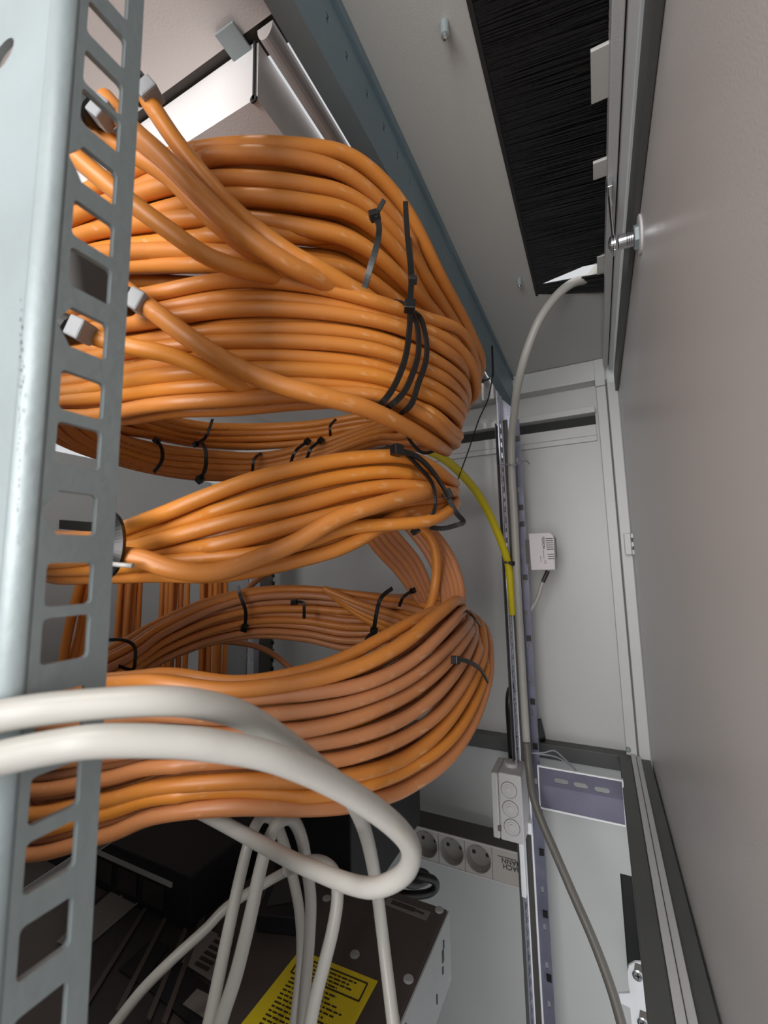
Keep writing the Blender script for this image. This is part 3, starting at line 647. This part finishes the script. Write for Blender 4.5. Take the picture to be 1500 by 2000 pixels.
# ------------------------------------------------------------------ WHITE CABLES IN THE FOREGROUND
strand('white_cable', 'thick white cable entering at left, upper of two, dropping behind', [(-520,1640,.075),(-250,1490,.079),(-90,1425,.082),(0,1399,.085),(122,1381,.088),(300,1369,.093),(400,1377,.099),(483,1402,.108),(560,1450,.122),(620,1496,.140),(665,1533,.162),(700,1590,.185),(720,1650,.205),(735,1730,.22),(746,1817,.225),(760,1933,.215),(772,2030,.205)], .0032, M['white'], 'cable', 'white cables', 16)
strand('white_cable', 'thick white cable entering at left, lower of two, looping back', [(-520,1700,.070),(-250,1570,.075),(-90,1510,.078),(0,1481,.081),(110,1458,.084),(200,1447,.086),(330,1448,.090),(430,1458,.094),(550,1485,.101),(680,1547,.114),(770,1612,.126),(803,1660,.134),(790,1705,.142),(740,1732,.150),(690,1728,.158),(620,1702,.170),(560,1675,.182),(480,1632,.198),(400,1590,.215),(340,1565,.228)], .0032, M['white'], 'cable', 'white cables', 16)
strand('white_cable', 'white cable arching over beneath the lowest coil, brightest', [(420,2040,.176),(433,1990,.180),(462,1900,.186),(490,1785,.193),(508,1700,.2),(525,1640,.205),(548,1604,.21),(572,1602,.216),(590,1640,.222),(600,1700,.226),(607,1760,.228),(604,1840,.226),(597,1920,.220),(588,2030,.21)], .0030, M['white'], 'cable', 'white cables')
strand('white_cable', 'white cable running down just left of the brightest arch', [(397,2040,.192),(410,1990,.196),(430,1895,.204),(450,1800,.212),(468,1717,.22),(488,1640,.228),(510,1598,.235),(534,1602,.239),(552,1640,.244),(570,1705,.247),(585,1783,.247),(588,1880,.24),(572,2030,.222)], .0029, M['white'], 'cable', 'white cables')
strand('white_cable', 'white cable in a low arch in front of the yellow sticker', [(560,1700,.222),(588,1688,.212),(614,1682,.206),(640,1690,.2),(655,1712,.197),(659,1755,.194),(650,1815,.19),(634,1880,.187),(616,1950,.184),(598,2040,.18)], .0028, M['white'], 'cable', 'white cables')
strand('white_cable', 'thin white cable slanting across the dark devices at lower left', [(205,2030,.215),(225,2000,.217),(280,1931,.222),(340,1871,.228),(400,1816,.236),(448,1768,.243),(523,1722,.252),(567,1698,.258),(600,1684,.264)], .0026, M['white'], 'cable', 'white cables')

# ------------------------------------------------------------------ REAR ORANGE DROPS AND FRONT RAIL BEHIND THE COILS
def drop(label, xs, y0, y1, fd, mt, lean=0, r=.0036):
    t = thing('cable_bundle', P(sum(xs)/len(xs), (y0+y1)/2, fd), label, 'cable bundle', 'orange cable bundles')
    for i, x in enumerate(xs):
        j = rnd.uniform(-.012, .012)
        top = P(x, y0, fd+j); bot = P(x-lean, y1, fd+j)
        if not lean: bot = V((top.x+rnd.uniform(-.002,.002), top.y, P(x, y1, fd).z))
        md = (top+bot)/2 + V((rnd.uniform(-.002,.002), rnd.uniform(-.003,.003), 0))
        MB().tube(cr([top, md, bot], 6), r, 10).build('cable', mt, t)
drop('upright bundle of orange cables far behind, leftmost of three', [240,249,258,267,276], 1090, 1420, .60, M['orange_far'])
drop('upright bundle of orange cables far behind, middle of three', [320,329,338,347,356,367], 1090, 1420, .60, M['orange_far'])
drop('upright bundle of orange cables far behind, by the front rail', [396,405,414,423,432,440], 1090, 1420, .62, M['orange_far'])
drop('leaning bundle of orange cables seen through the lower rail holes', [160,172,184,196], 1130, 1330, .42, M['orange_far'], 42, .0042)
t = thing('front_rail', (-.58, .62, -.1), 'far front rack rail with slotted edge seen through the lowest coil', 'rack rail', 'vertical rack rails')
FY = .62
MB().box((-.640, FY, -.6), (-.592, FY+.002, .20)).build('flat_plate', M['device_side'], t)
holes = []; z = -.55
while z < .18: holes.append(rrect(-.583, z, .009, .010, .001, 1)); z += .0148
flat_shape('slotted_flange', [(-.592, -.6), (-.560, -.6), (-.560, .20), (-.592, .20)], holes, .0016, lambda u, v, w_: (u, FY-w_, v), -.0008, M['railfar'], t)
holes = []; z = -.55
while z < .18: holes.append(rrect(.644, z, .012, .012, .001, 1)); z += .022
MB().box((-.560, FY, -.6), (-.528, FY+.002, .20)).build('side_leg', M['stripdark'], t)
MB().tube([(-.5265, FY, -.6), (-.5265, FY, .2)], .0016, 8).build('rolled_edge', M['chrome'], t)
b = MB(); z = -.55
while z < .18: b.box((-.530, FY-.0035, z), (-.5245, FY-.0012, z+.007)); z += .0148
b.build('edge_slots', M['black'], t)

# ------------------------------------------------------------------ LEFT / LOWER DEVICES
DZ = -.25
sv = thing('rack_device', (-.33, .16, -.27), 'flat grey-brown metal device box with yellow sticker under the white cables', 'device')
MB().box((-.58, -.02, DZ-.045), (-.1165, .331, DZ)).build('case', M['device'], sv, bevel=.0015)
MB().box((-.1165, -.02, DZ-.0448), (-.1155, .3305, DZ-.0008)).build('side_plate', M['device_side'], sv)
b = MB()
for y, z, hy, hz_ in ((.316,-.262,.0009,.0022),(.314,-.268,.0014,.0034),(.313,-.276,.0009,.002),(.30,-.283,.0006,.0026),(.225,-.268,.001,.003),(.2,-.284,.004,.002),(.25,-.256,.0005,.001)):
    b.obox((-.1153, y, z), V((.0003,0,0)), V((0,hy,0)), V((0,0,hz_)))
b.build('vent_slot', M['ink'], sv)
for px, py in ((693,1865),(798,1913),(858,1778),(638,1755),(770,1990)):
    q = PZ(px, py, DZ); MB().lathe(q, (0,0,1), [(0,.0032),(.0006,.0032),(.001,.0024)], 14).build('screw', M['device_side'], sv)
def onTop(px, py, z=DZ): return PZ(px, py, z)
def plate(name, quad, h, mt, parent, z=DZ):
    return MB().slab([PZ(x, y, z) for x, y in quad], (0, 0, h)).build(name, mt, parent)
stk = plate('sticker', [(586,1856),(738,1917),(672,2040),(440,2040)], .0003, M['sticker'], sv)
# sticker print: framed heading and short lines of tiny type
c00, c10, c01 = PZ(586,1856,DZ), PZ(738,1917,DZ), PZ(440,2040,DZ)
eu = (c10-c00); ev = (c01-c00); ev = ev-eu*(ev.dot(eu)/eu.dot(eu)); W_ = eu.length; eu.normalize(); ev.normalize()
def line(b, u0, v0, u1, v1, th): 
    p = c00+eu*u0+ev*v0; q = c00+eu*u1+ev*v1; d = (q-p)/2; s_ = V((0,0,1)).cross(d).normalized()
    b.obox((p+q)/2+V((0,0,.00045)), d, s_*th/2, V((0,0,.0001)))
b = MB(); x0, x1 = .004, W_-.005
for a in ((x0,.004,x1,.004),(x0,.0155,x1,.0155),(x0,.004,x0,.0155),(x1,.004,x1,.0155)): line(b, *a, .0009)
r5 = random.Random(8)
for k in range(17):
    v = .0065+.0024*k if k < 4 else .0185+.0026*(k-4); u = .006+(.0 if k > 3 else .002)
    end = W_-.008-r5.uniform(0, .014)
    while u < end:
        L_ = r5.uniform(.0015, .0048); line(b, u, v, min(u+L_, end), v, .0009); u += L_+.0008
b.build('print', M['inkbrown'], stk)
lb = plate('label', [(757,1752),(842,1782),(832,1798),(750,1766)], .0002, M['labelgrey'], sv)
b = MB()
for (xa, ya, xb, yb) in ((766,1760,812,1777),(764,1764,810,1781),(812,1779,828,1786)):
    p, q = PZ(xa, ya, DZ), PZ(xb, yb, DZ); d = (q-p)/2; b.obox((p+q)/2+V((0,0,.0004)), d, V((0,0,1)).cross(d).normalized()*.0007, V((0,0,.0001)))
b.build('print', M['ink'], lb)
plate('cover_plate', [(180,2040),(150,1790),(320,1660),(480,1700),(400,1850),(300,2040)], .0012, M['device_dark'], sv)
plate('label_strip', [(240,1720),(300,1738),(160,1860),(110,1840)], .0004, M['labelgrey'], sv, DZ+.0015)
plate('label_strip', [(232,1895),(275,1925),(330,1850),(300,1830)], .0006, M['blackmatt'], sv, DZ+.0015)
l2 = plate('label', [(400,1812),(455,1840),(425,1925),(355,1880)], .0004, M['labelgrey'], sv, DZ+.0015)
b = MB()
for k in range(6):
    p, q = PZ(425-9*k, 1826+11*k, DZ+.0015), PZ(455-9*k, 1842+11*k, DZ+.0015); d = (q-p)/2; b.obox((p+q)/2+V((0,0,.0006)), d*.85, V((0,0,1)).cross(d).normalized()*.0012, V((0,0,.0001)))
b.build('print', M['ink'], l2)
plate('black_panel', [(290,1935),(345,1880),(430,1945),(390,2020)], .001, M['blackmatt'], sv, DZ+.0013)
l3 = plate('label', [(385,1932),(420,1950),(400,1990),(357,1962)], .0004, M['labelgrey'], sv, DZ+.0026)
for k in range(7):
    p, q = PZ(330+18*k, 1700+5*k, DZ+.002), PZ(170+30*k, 1960+8*k, DZ+.002)
    if k in (0, 2, 4, 5): MB().obox((p+q)/2, (q-p)/2, V((.0018,0,0)), V((0,0,.0006))).build('ridge', M['device'], sv)
# black units on and behind the device
t = thing('power_module', PZ(530, 1780, DZ), 'black plastic block sitting on the grey device box', 'module')
q0, q1, q2, q3 = PZ(500,1822,DZ), PZ(545,1700,DZ), PZ(592,1760,DZ), PZ(578,1830,DZ)
MB().slab([q0, q1, q2, q3], (0,0,.012)).build('housing', M['blackmatt'], t, bevel=.001)
MB().slab([q0.lerp(q2,.2)+V((0,0,.012)), q1.lerp(q3,.2)+V((0,0,.012)), q2.lerp(q0,.2)+V((0,0,.012)), q3.lerp(q1,.2)+V((0,0,.012))], (0,0,.0006)).build('cap', M['black'], t)
t = thing('network_switch', (-.42, .44, -.25), 'black box in the dark behind the grey device box', 'device')
MB().box((-.75, .342, -.295), (-.205, .50, -.205)).build('case', M['blackmatt'], t, bevel=.002)
t = thing('media_converter', (-.42, .28, DZ), 'low black box standing on the grey device box at far left, with small sockets', 'device')
MB().box((-.60, .236, DZ), (-.272, .330, -.214)).build('case', M['blackmatt'], t, bevel=.0015)
for k in range(4): MB().box((-.410+.03*k, .2350, -.243), (-.388+.03*k, .2364, -.228)).build('port', M['device_dark'], t)
MB().box((-.42, .2348, -.2255), (-.29, .2362, -.2225)).build('label_rail', M['device_side'], t)
for k in range(2): MB().box((-.345+.018*k, .2346, -.2475), (-.343+.018*k, .2354, -.2455)).build('indicator', M['chrome'], t)
t = thing('metal_bracket', PZ(210, 1640, -.20), 'small bright steel tab just right of the near rail bottom', 'bracket')
MB().obox(P(206, 1640, .23), (P(224,1628,.23)-P(206,1640,.23)), (P(209,1650,.23)-P(206,1640,.23)), -CF*.003).build('tab', M['chrome'], t, bevel=.001)
t = thing('side_plate', P(120, 1700, .30), 'grey slotted side plate behind the lower rail holes', 'plate')
MB().slab([P(40,1740,.34), P(160,1660,.34), P(170,1720,.34), P(30,1830,.34)], CF*.002).build('plate', M['device_side'], t)
b = MB()
for k in range(3): b.slab([P(70+32*k,1735-20*k,.338), P(92+32*k,1722-20*k,.338), P(94+32*k,1738-20*k,.338), P(72+32*k,1752-20*k,.338)], CF*.001)
b.build('slot', M['ink'], t)

# ------------------------------------------------------------------ SOCKET STRIP
SY = .64; stz, sbz = -.3855, -.4275
t = thing('socket_strip', (-.25, SY, sbz), 'grey socket strip with five round sockets low on the far side', 'socket strip')
xs = [PY(px, py, SY).x for px, py in ((934,1675),(882,1660),(832,1645),(782,1630),(741,1617))]
for k in range(3): xs.append(xs[-1]-.0388)
zc = (stz+sbz)/2
MB().box((-.52, SY+.0012, stz-.001), (-.1145, SY+.042, stz)).build('top_profile', M['stripdark'], t)
MB().box((-.52, SY+.02, sbz), (-.1145, SY+.041, stz-.001)).build('back_profile', M['stripdark'], t)
flat_shape('face', [(-.52, sbz), (-.1145, sbz), (-.1145, stz+.0005), (-.52, stz+.0005)], [[(x+.0172*math.cos(2*math.pi*q/32), zc+.0172*math.sin(2*math.pi*q/32)) for q in range(32)] for x in xs], .0014, lambda u, v, w_: (u, SY+.0006-w_, v), 0, M['strip'], t)
for z in (stz, sbz): MB().box((-.52, SY-.0012, z-.0006), (-.1145, SY, z+.0006)).build('edge', M['pale'], t)
for k, x in enumerate(xs):
    c = V((x, SY, zc)); bb = MB(); n = 32; prof = [(-.0007,.0180),(-.0009,.0172),(.0,.0168),(.0125,.0160),(.0135,.0150)]
    for h, r in prof:
        for q in range(n): bb.v.append(c+V((r*math.cos(2*math.pi*q/n), h, r*math.sin(2*math.pi*q/n))))
    for q0 in range(len(prof)-1):
        for q in range(n): q1 = (q+1) % n; bb.face((q0*n+q, q0*n+q1, (q0+1)*n+q1, (q0+1)*n+q), None, True)
    bb.face([(len(prof)-1)*n+q for q in range(n)])
    s_ = bb.build('socket', M['socket'], t)
    for dx, dz in ((.0095, .0), (-.0095, .0)): MB().lathe(V((x+dx, SY+.0127, zc+dz)), (0,1,0), [(0,.0026),(.0006,.0026)], 12).build('pin_hole', M['ink'], s_)
    for sg in (1, -1): MB().box((x-.0022, SY+.001, zc+sg*.0166-.0012), (x+.0022, SY+.012, zc+sg*.0166+.0004)).build('earth_clip', M['chrome'] if sg < 0 else M['ink'], s_)
for k in range(len(xs)): MB().box((xs[k]+.0192, SY-.0006, sbz), (xs[k]+.0196, SY, stz)).build('joint', M['stripdark'], t)
text_mesh('lettering', 'BACH\nMANN', .0088, frame_mtx(PY(999,1690,SY-.0004), (-1,0,0), (0,0,-1)), M['stripdark'], t, bold=.0002)
MB().box((-.152, SY-.0005, stz-.0100), (-.127, SY-.0002, stz-.0092)).build('lettering_line', M['stripdark'], t)
# plugs and black flex at its hidden end
t = thing('power_plug', P(670, 1670, .50), 'black angled power plug in the hidden end of the socket strip', 'plug')
c0 = PY(668, 1650, .58)
MB().obox(c0, V((.040,0,-.008)), V((0,.05,0)), V((.006,0,.026))).build('body', M['blackmatt'], t, bevel=.004)
MB().obox(PY(735,1668,.60), V((.016,0,-.012)), V((0,.02,0)), V((.007,0,.018))).build('collar', M['black'], t, bevel=.003)
MB().obox(PY(676,1705,.55), V((.004,0,0)), V((0,.002,0)), V((0,0,.006))).build('switch', M['pale'], t, bevel=.001)
b = MB()
for k in range(6): b.obox(PY(640+6*k, 1640-2*k, .527), V((.001,0,0)), V((0,.001,0)), V((.003,0,.02)))
b.build('grip_rib', M['device_dark'], t)
o = strand('power_flex', 'black power flex looping just right of the grey device box', [(715,1742,.50),(760,1722,.50),(800,1704,.50),(828,1705,.505),(834,1718,.5),(810,1728,.49),(790,1722,.48),(815,1712,.47),(845,1718,.47),(851,1733,.47),(835,1745,.47),(800,1748,.47),(762,1744,.47),(720,1738,.46)], .0042, M['black'], 'cable')

# ------------------------------------------------------------------ JUNCTION BOX
jx0, jx1, jy0, jy1, jz0, jz1 = -.1365, -.1005, .56, .606, -.3275, -.252
t = thing('junction_box', (-.118, .58, jz0), 'light grey plastic junction box with three round knockouts on the far rail', 'junction box')
MB().box((jx0+.0085, jy0, jz0), (jx1, jy1, jz1)).build('body', M['abs'], t, bevel=.0018)
MB().box((jx0, jy0-.001, jz0+.001), (jx0+.0082, jy1+.001, jz1-.001)).build('lid', M['abs'], t, bevel=.0015)
for px, py in ((994,1543),(997,1580),(1000,1616)):
    q = PY(px, py, jy0)
    MB().lathe(q, (0,-1,0), [(0,.0088),(.0006,.0088),(.0007,.0074),(.0003,.0072),(.0003,.0062),(.0010,.006),(.0011,.0048),(.0006,.0046),(.0006,.0036),(.0014,.0034),(.0016,.0028)], 28).build('knockout', M['abs'], t)
    MB().lathe(q, (0,-1,0), [(0,.0095),(.0001,.0095)], 28).build('knockout_shadow_gap', M['labelgrey'], t)
MB().box((jx0+.006, jy0-.0016, jz0+.010), (jx0+.010, jy0, jz0+.016)).build('latch', M['labelgrey'], t)
q = PZ(1000, 1492, jz1); MB().lathe((q.x, .585, jz1), (0,0,1), [(0,.0085),(.004,.0085),(.0045,.007)], 20).build('gland', M['abs'], t)
strand('conduit', 'short black cable bending from the rail into the junction box', [(1012,1345,.585),(1003,1342,.58),(996,1352,.575),(994,1380,.57),(997,1430,.57),(1001,1500,.565)], .0047, M['black'], 'cable')
t = thing('cable_tie', P(1062, 1430, .62), 'black cable tie tail hanging behind the far rail above the bracket', 'cable tie', 'black cable ties')
MB().ribbon([P(1052,1405,.64), P(1060,1440,.64), P(1060,1462,.64)], [-CF]*3, .007, .003).build('strap', M['black'], t)

# ------------------------------------------------------------------ THERMOSTAT
a, d = PY(1033, 1042, .60), PY(1086, 1113, .60)
t = thing('thermostat', ((a.x+d.x)/2, .6, d.z), 'small pale grey thermostat with vent slots beside the far rail', 'thermostat')
x0, x1, z1, z0 = a.x, d.x, a.z, d.z
MB().slab([(x0, .60, z0), (x1-.001, .60, z0), (x1, .60, z1-.010), (x1-.0005, .60, z1-.004), (x1-.005, .60, z1), (x0-.0005, .60, z1)], (0, .03, 0)).build('housing', M['pale'], t, bevel=.0007)
MB().box((x1-.0008, .603, z0+.016), (x1+.001, .62, z1-.007)).build('dial_edge', M['labelgrey'], t)
for k in list(range(6))+[7.3, 8.3, 9.3]:
    z = z1-.0082-.0028*k; s_ = .0+.00022*k
    MB().box((x0+.0200+s_, .5994, z), (x1-.0012, .6002, z+.0009)).build('vent_slot', M['ink'], t)
text_mesh('lettering', 'TEXION', .0044, frame_mtx(V((x0+.0173, .5997, z1-.0125)), (.04,0,-1), (1,0,.04)), M['ink'], t, shear=.2, bold=.0001)
text_mesh('lettering', 'CE', .0042, frame_mtx(V((x0+.0182, .5997, z0+.0105)), (.04,0,-1), (1,0,.04)), M['labelgrey'], t)
for (za, zb, xx) in ((-.022,-.034,.0165),(-.030,-.038,.0125)): MB().box((x0+xx, .5996, z1+za), (x0+xx+.0006, .6, z1+zb)).build('fine_print', M['labelgrey'], t)
MB().box((x0-.006, .603, z0+.008), (x0, .616, z1-.008)).build('rail_clip', M['stripdark'], t)
strand('sensor_cable', 'short white sensor lead with dark sleeve hanging below the thermostat', [(1061,1134,.585),(1057,1145,.585),(1052,1163,.585),(1044,1180,.585),(1034,1194,.585)], .0026, M['white'], 'cable')
so = bpy.data.objects['sensor_cable']
strand('sleeve', None, [(1070,1115,.585),(1066,1124,.585),(1060,1137,.585)], .0028, M['sleeve'], parent=so)
# yellow cable
strand('yellow_cable', 'yellow cable curving from behind the coils to the far rail', [(838,880,.43),(862,893,.45),(892,917,.475),(930,960,.51),(960,1013,.53),(980,1062,.545),(992,1100,.555),(998,1150,.558),(1002,1200,.56)], .0047, M['yellow'], 'cable')
t = tie('black cable tie holding the yellow cable to the far rail', [P(985,1098,.548), P(992,1099,.546), P(1000,1100,.546)], -CF, .0028, .001)

# ------------------------------------------------------------------ GREY CABLES AND THIN WIRES
strand('grey_cable', 'light grey cable curving from the brush strip down to the far rail', [(1168,522,.475),(1150,543,.468),(1118,553,.462),(1085,580,.463),(1055,622,.467),(1035,668,.475),(1020,715,.487),(1010,760,.505),(1004,810,.53),(999,860,.55),(1000,930,.553),(1005,1020,.55),(1010,1130,.548),(1017,1260,.545),(1025,1400,.535),(1030,1470,.53)], .0047, M['greycable'], 'cable')
strand('grey_cable', 'dark grey cable sweeping from the far rail to the lower right corner', [(1028,1450,.528),(1033,1500,.52),(1040,1550,.505),(1056,1600,.49),(1082,1660,.475),(1120,1748,.455),(1160,1840,.432),(1195,1935,.41),(1222,2030,.39)], .0046, M['darkcable'], 'cable')
for i, (lb, pts) in enumerate((('fine loose wire end above the bracket, upper loop', [(1022,1470,.54),(1060,1470,.54),(1082,1466,.54),(1100,1480,.545),(1115,1494,.55),(1128,1508,.555)]),
                 ('fine loose wire end above the bracket, lower loop', [(1022,1468,.538),(1050,1472,.54),(1085,1478,.543),(1110,1492,.55),(1128,1508,.555),(1140,1525,.555),(1152,1541,.558)]),
                 ('fine wire binding the grey cable to the rail', [(980,907,.56),(995,907,.545),(1006,908,.54),(1018,902,.55),(1028,900,.56),(1034,906,.57)]))):
    strand('binding_wire', lb, pts, .0009, M['wirestrap'], 'wire', 'fine binding wires', 8)

# ------------------------------------------------------------------ DIN BRACKET
BYY = .60
tl, tr_, br_, bl = PY(1051,1497,BYY), PY(1213,1524,BYY), PY(1222,1612,BYY), PY(1058,1577,BYY)
t = thing('mounting_bracket', bl, 'zinc mounting bracket with oval slots between far rail and door frame', 'bracket')
zm = (tl.z+bl.z)/2+.002; xl, xr2 = tl.x, tr_.x+.001
holes = [rrect(PY(px, py, BYY+.003).x, PY(px, py, BYY+.003).z, .0165, .0058, .0028, 4) for px, py in ((1096,1526),(1135,1534),(1176,1543))]
flat_shape('back_plate', [(xl, zm), (xr2, zm), (xr2, tl.z), (xl, tl.z)], holes, .0012, lambda u, v, w_: (u, BYY+.003-w_, v), 0, M['bracket'], t)
MB().slab([(xl, BYY+.003, zm), (xr2, BYY+.003, zm), (xr2, BYY, bl.z), (xl, BYY, bl.z)], (0, .0012, -.0002)).build('lower_plate', M['bracket'], t)
MB().box((xl, BYY, tl.z-.0006), (xr2, BYY+.003, tl.z+.0012)).build('top_rim', M['bright'], t)
MB().box((xl, BYY-.0012, bl.z-.0012), (xr2, BYY, bl.z+.0008)).build('bottom_rim', M['bright'], t)
MB().box((xl-.0012, BYY, bl.z), (xl+.0003, BYY+.0045, tl.z+.001)).build('end_rim', M['bright'], t)
MB().box((xr2-.0003, BYY, bl.z), (xr2+.0012, BYY+.0045, tl.z+.001)).build('end_rim', M['bright'], t)

# ------------------------------------------------------------------ WHITE HINGE BRACKET, LOWER RIGHT
HY = .60
t = thing('hinge_bracket', PY(1240, 1940, HY), 'white metal hinge bracket with cross-head screws at lower right', 'bracket')
pl = [(1262,1880),(1240,1879),(1228,1886),(1225,1900),(1227,1925),(1230,1940),(1208,1941),(1212,1960),(1230,1969),(1233,2000),(1236,2020),(1240,2040),(1290,2040),(1268,1925)]
MB().slab([PY(x, y, HY) for x, y in pl], (0, .003, 0)).build('plate', M['bright'], t, bevel=.0006)
for px, py in ((1246,1905),(1256,1998)):
    q = PY(px, py, HY)
    s_ = MB().lathe(q, (0,-1,0), [(0,.0058),(.001,.0056),(.0016,.0042)], 20).build('screw', M['chrome'], t)
    MB().obox(q+V((0,-.0017,0)), V((.003,0,0)), V((0,.0001,0)), V((0,0,.0006))).obox(q+V((0,-.0017,0)), V((.0006,0,0)), V((0,.0001,0)), V((0,0,.003))).build('cross_slot', M['ink'], s_)
    MB().slab([(q.x-.004, HY-.0004, q.z+.001), (q.x+.006, HY-.0004, q.z+.001), (q.x+.006, HY-.0004, q.z+.012), (q.x-.002, HY-.0004, q.z+.012)], (0, .0003, 0)).build('slot', M['labelgrey'], t)
t = thing('frame_screw', PY(1227, 1466, .695), 'small steel screw where corner post meets the bottom frame', 'screw')
MB().lathe(PY(1227, 1464, .697), (0,-1,0), [(0,.003),(.002,.003),(.003,.0018)], 14).build('head', M['zinc'], t)
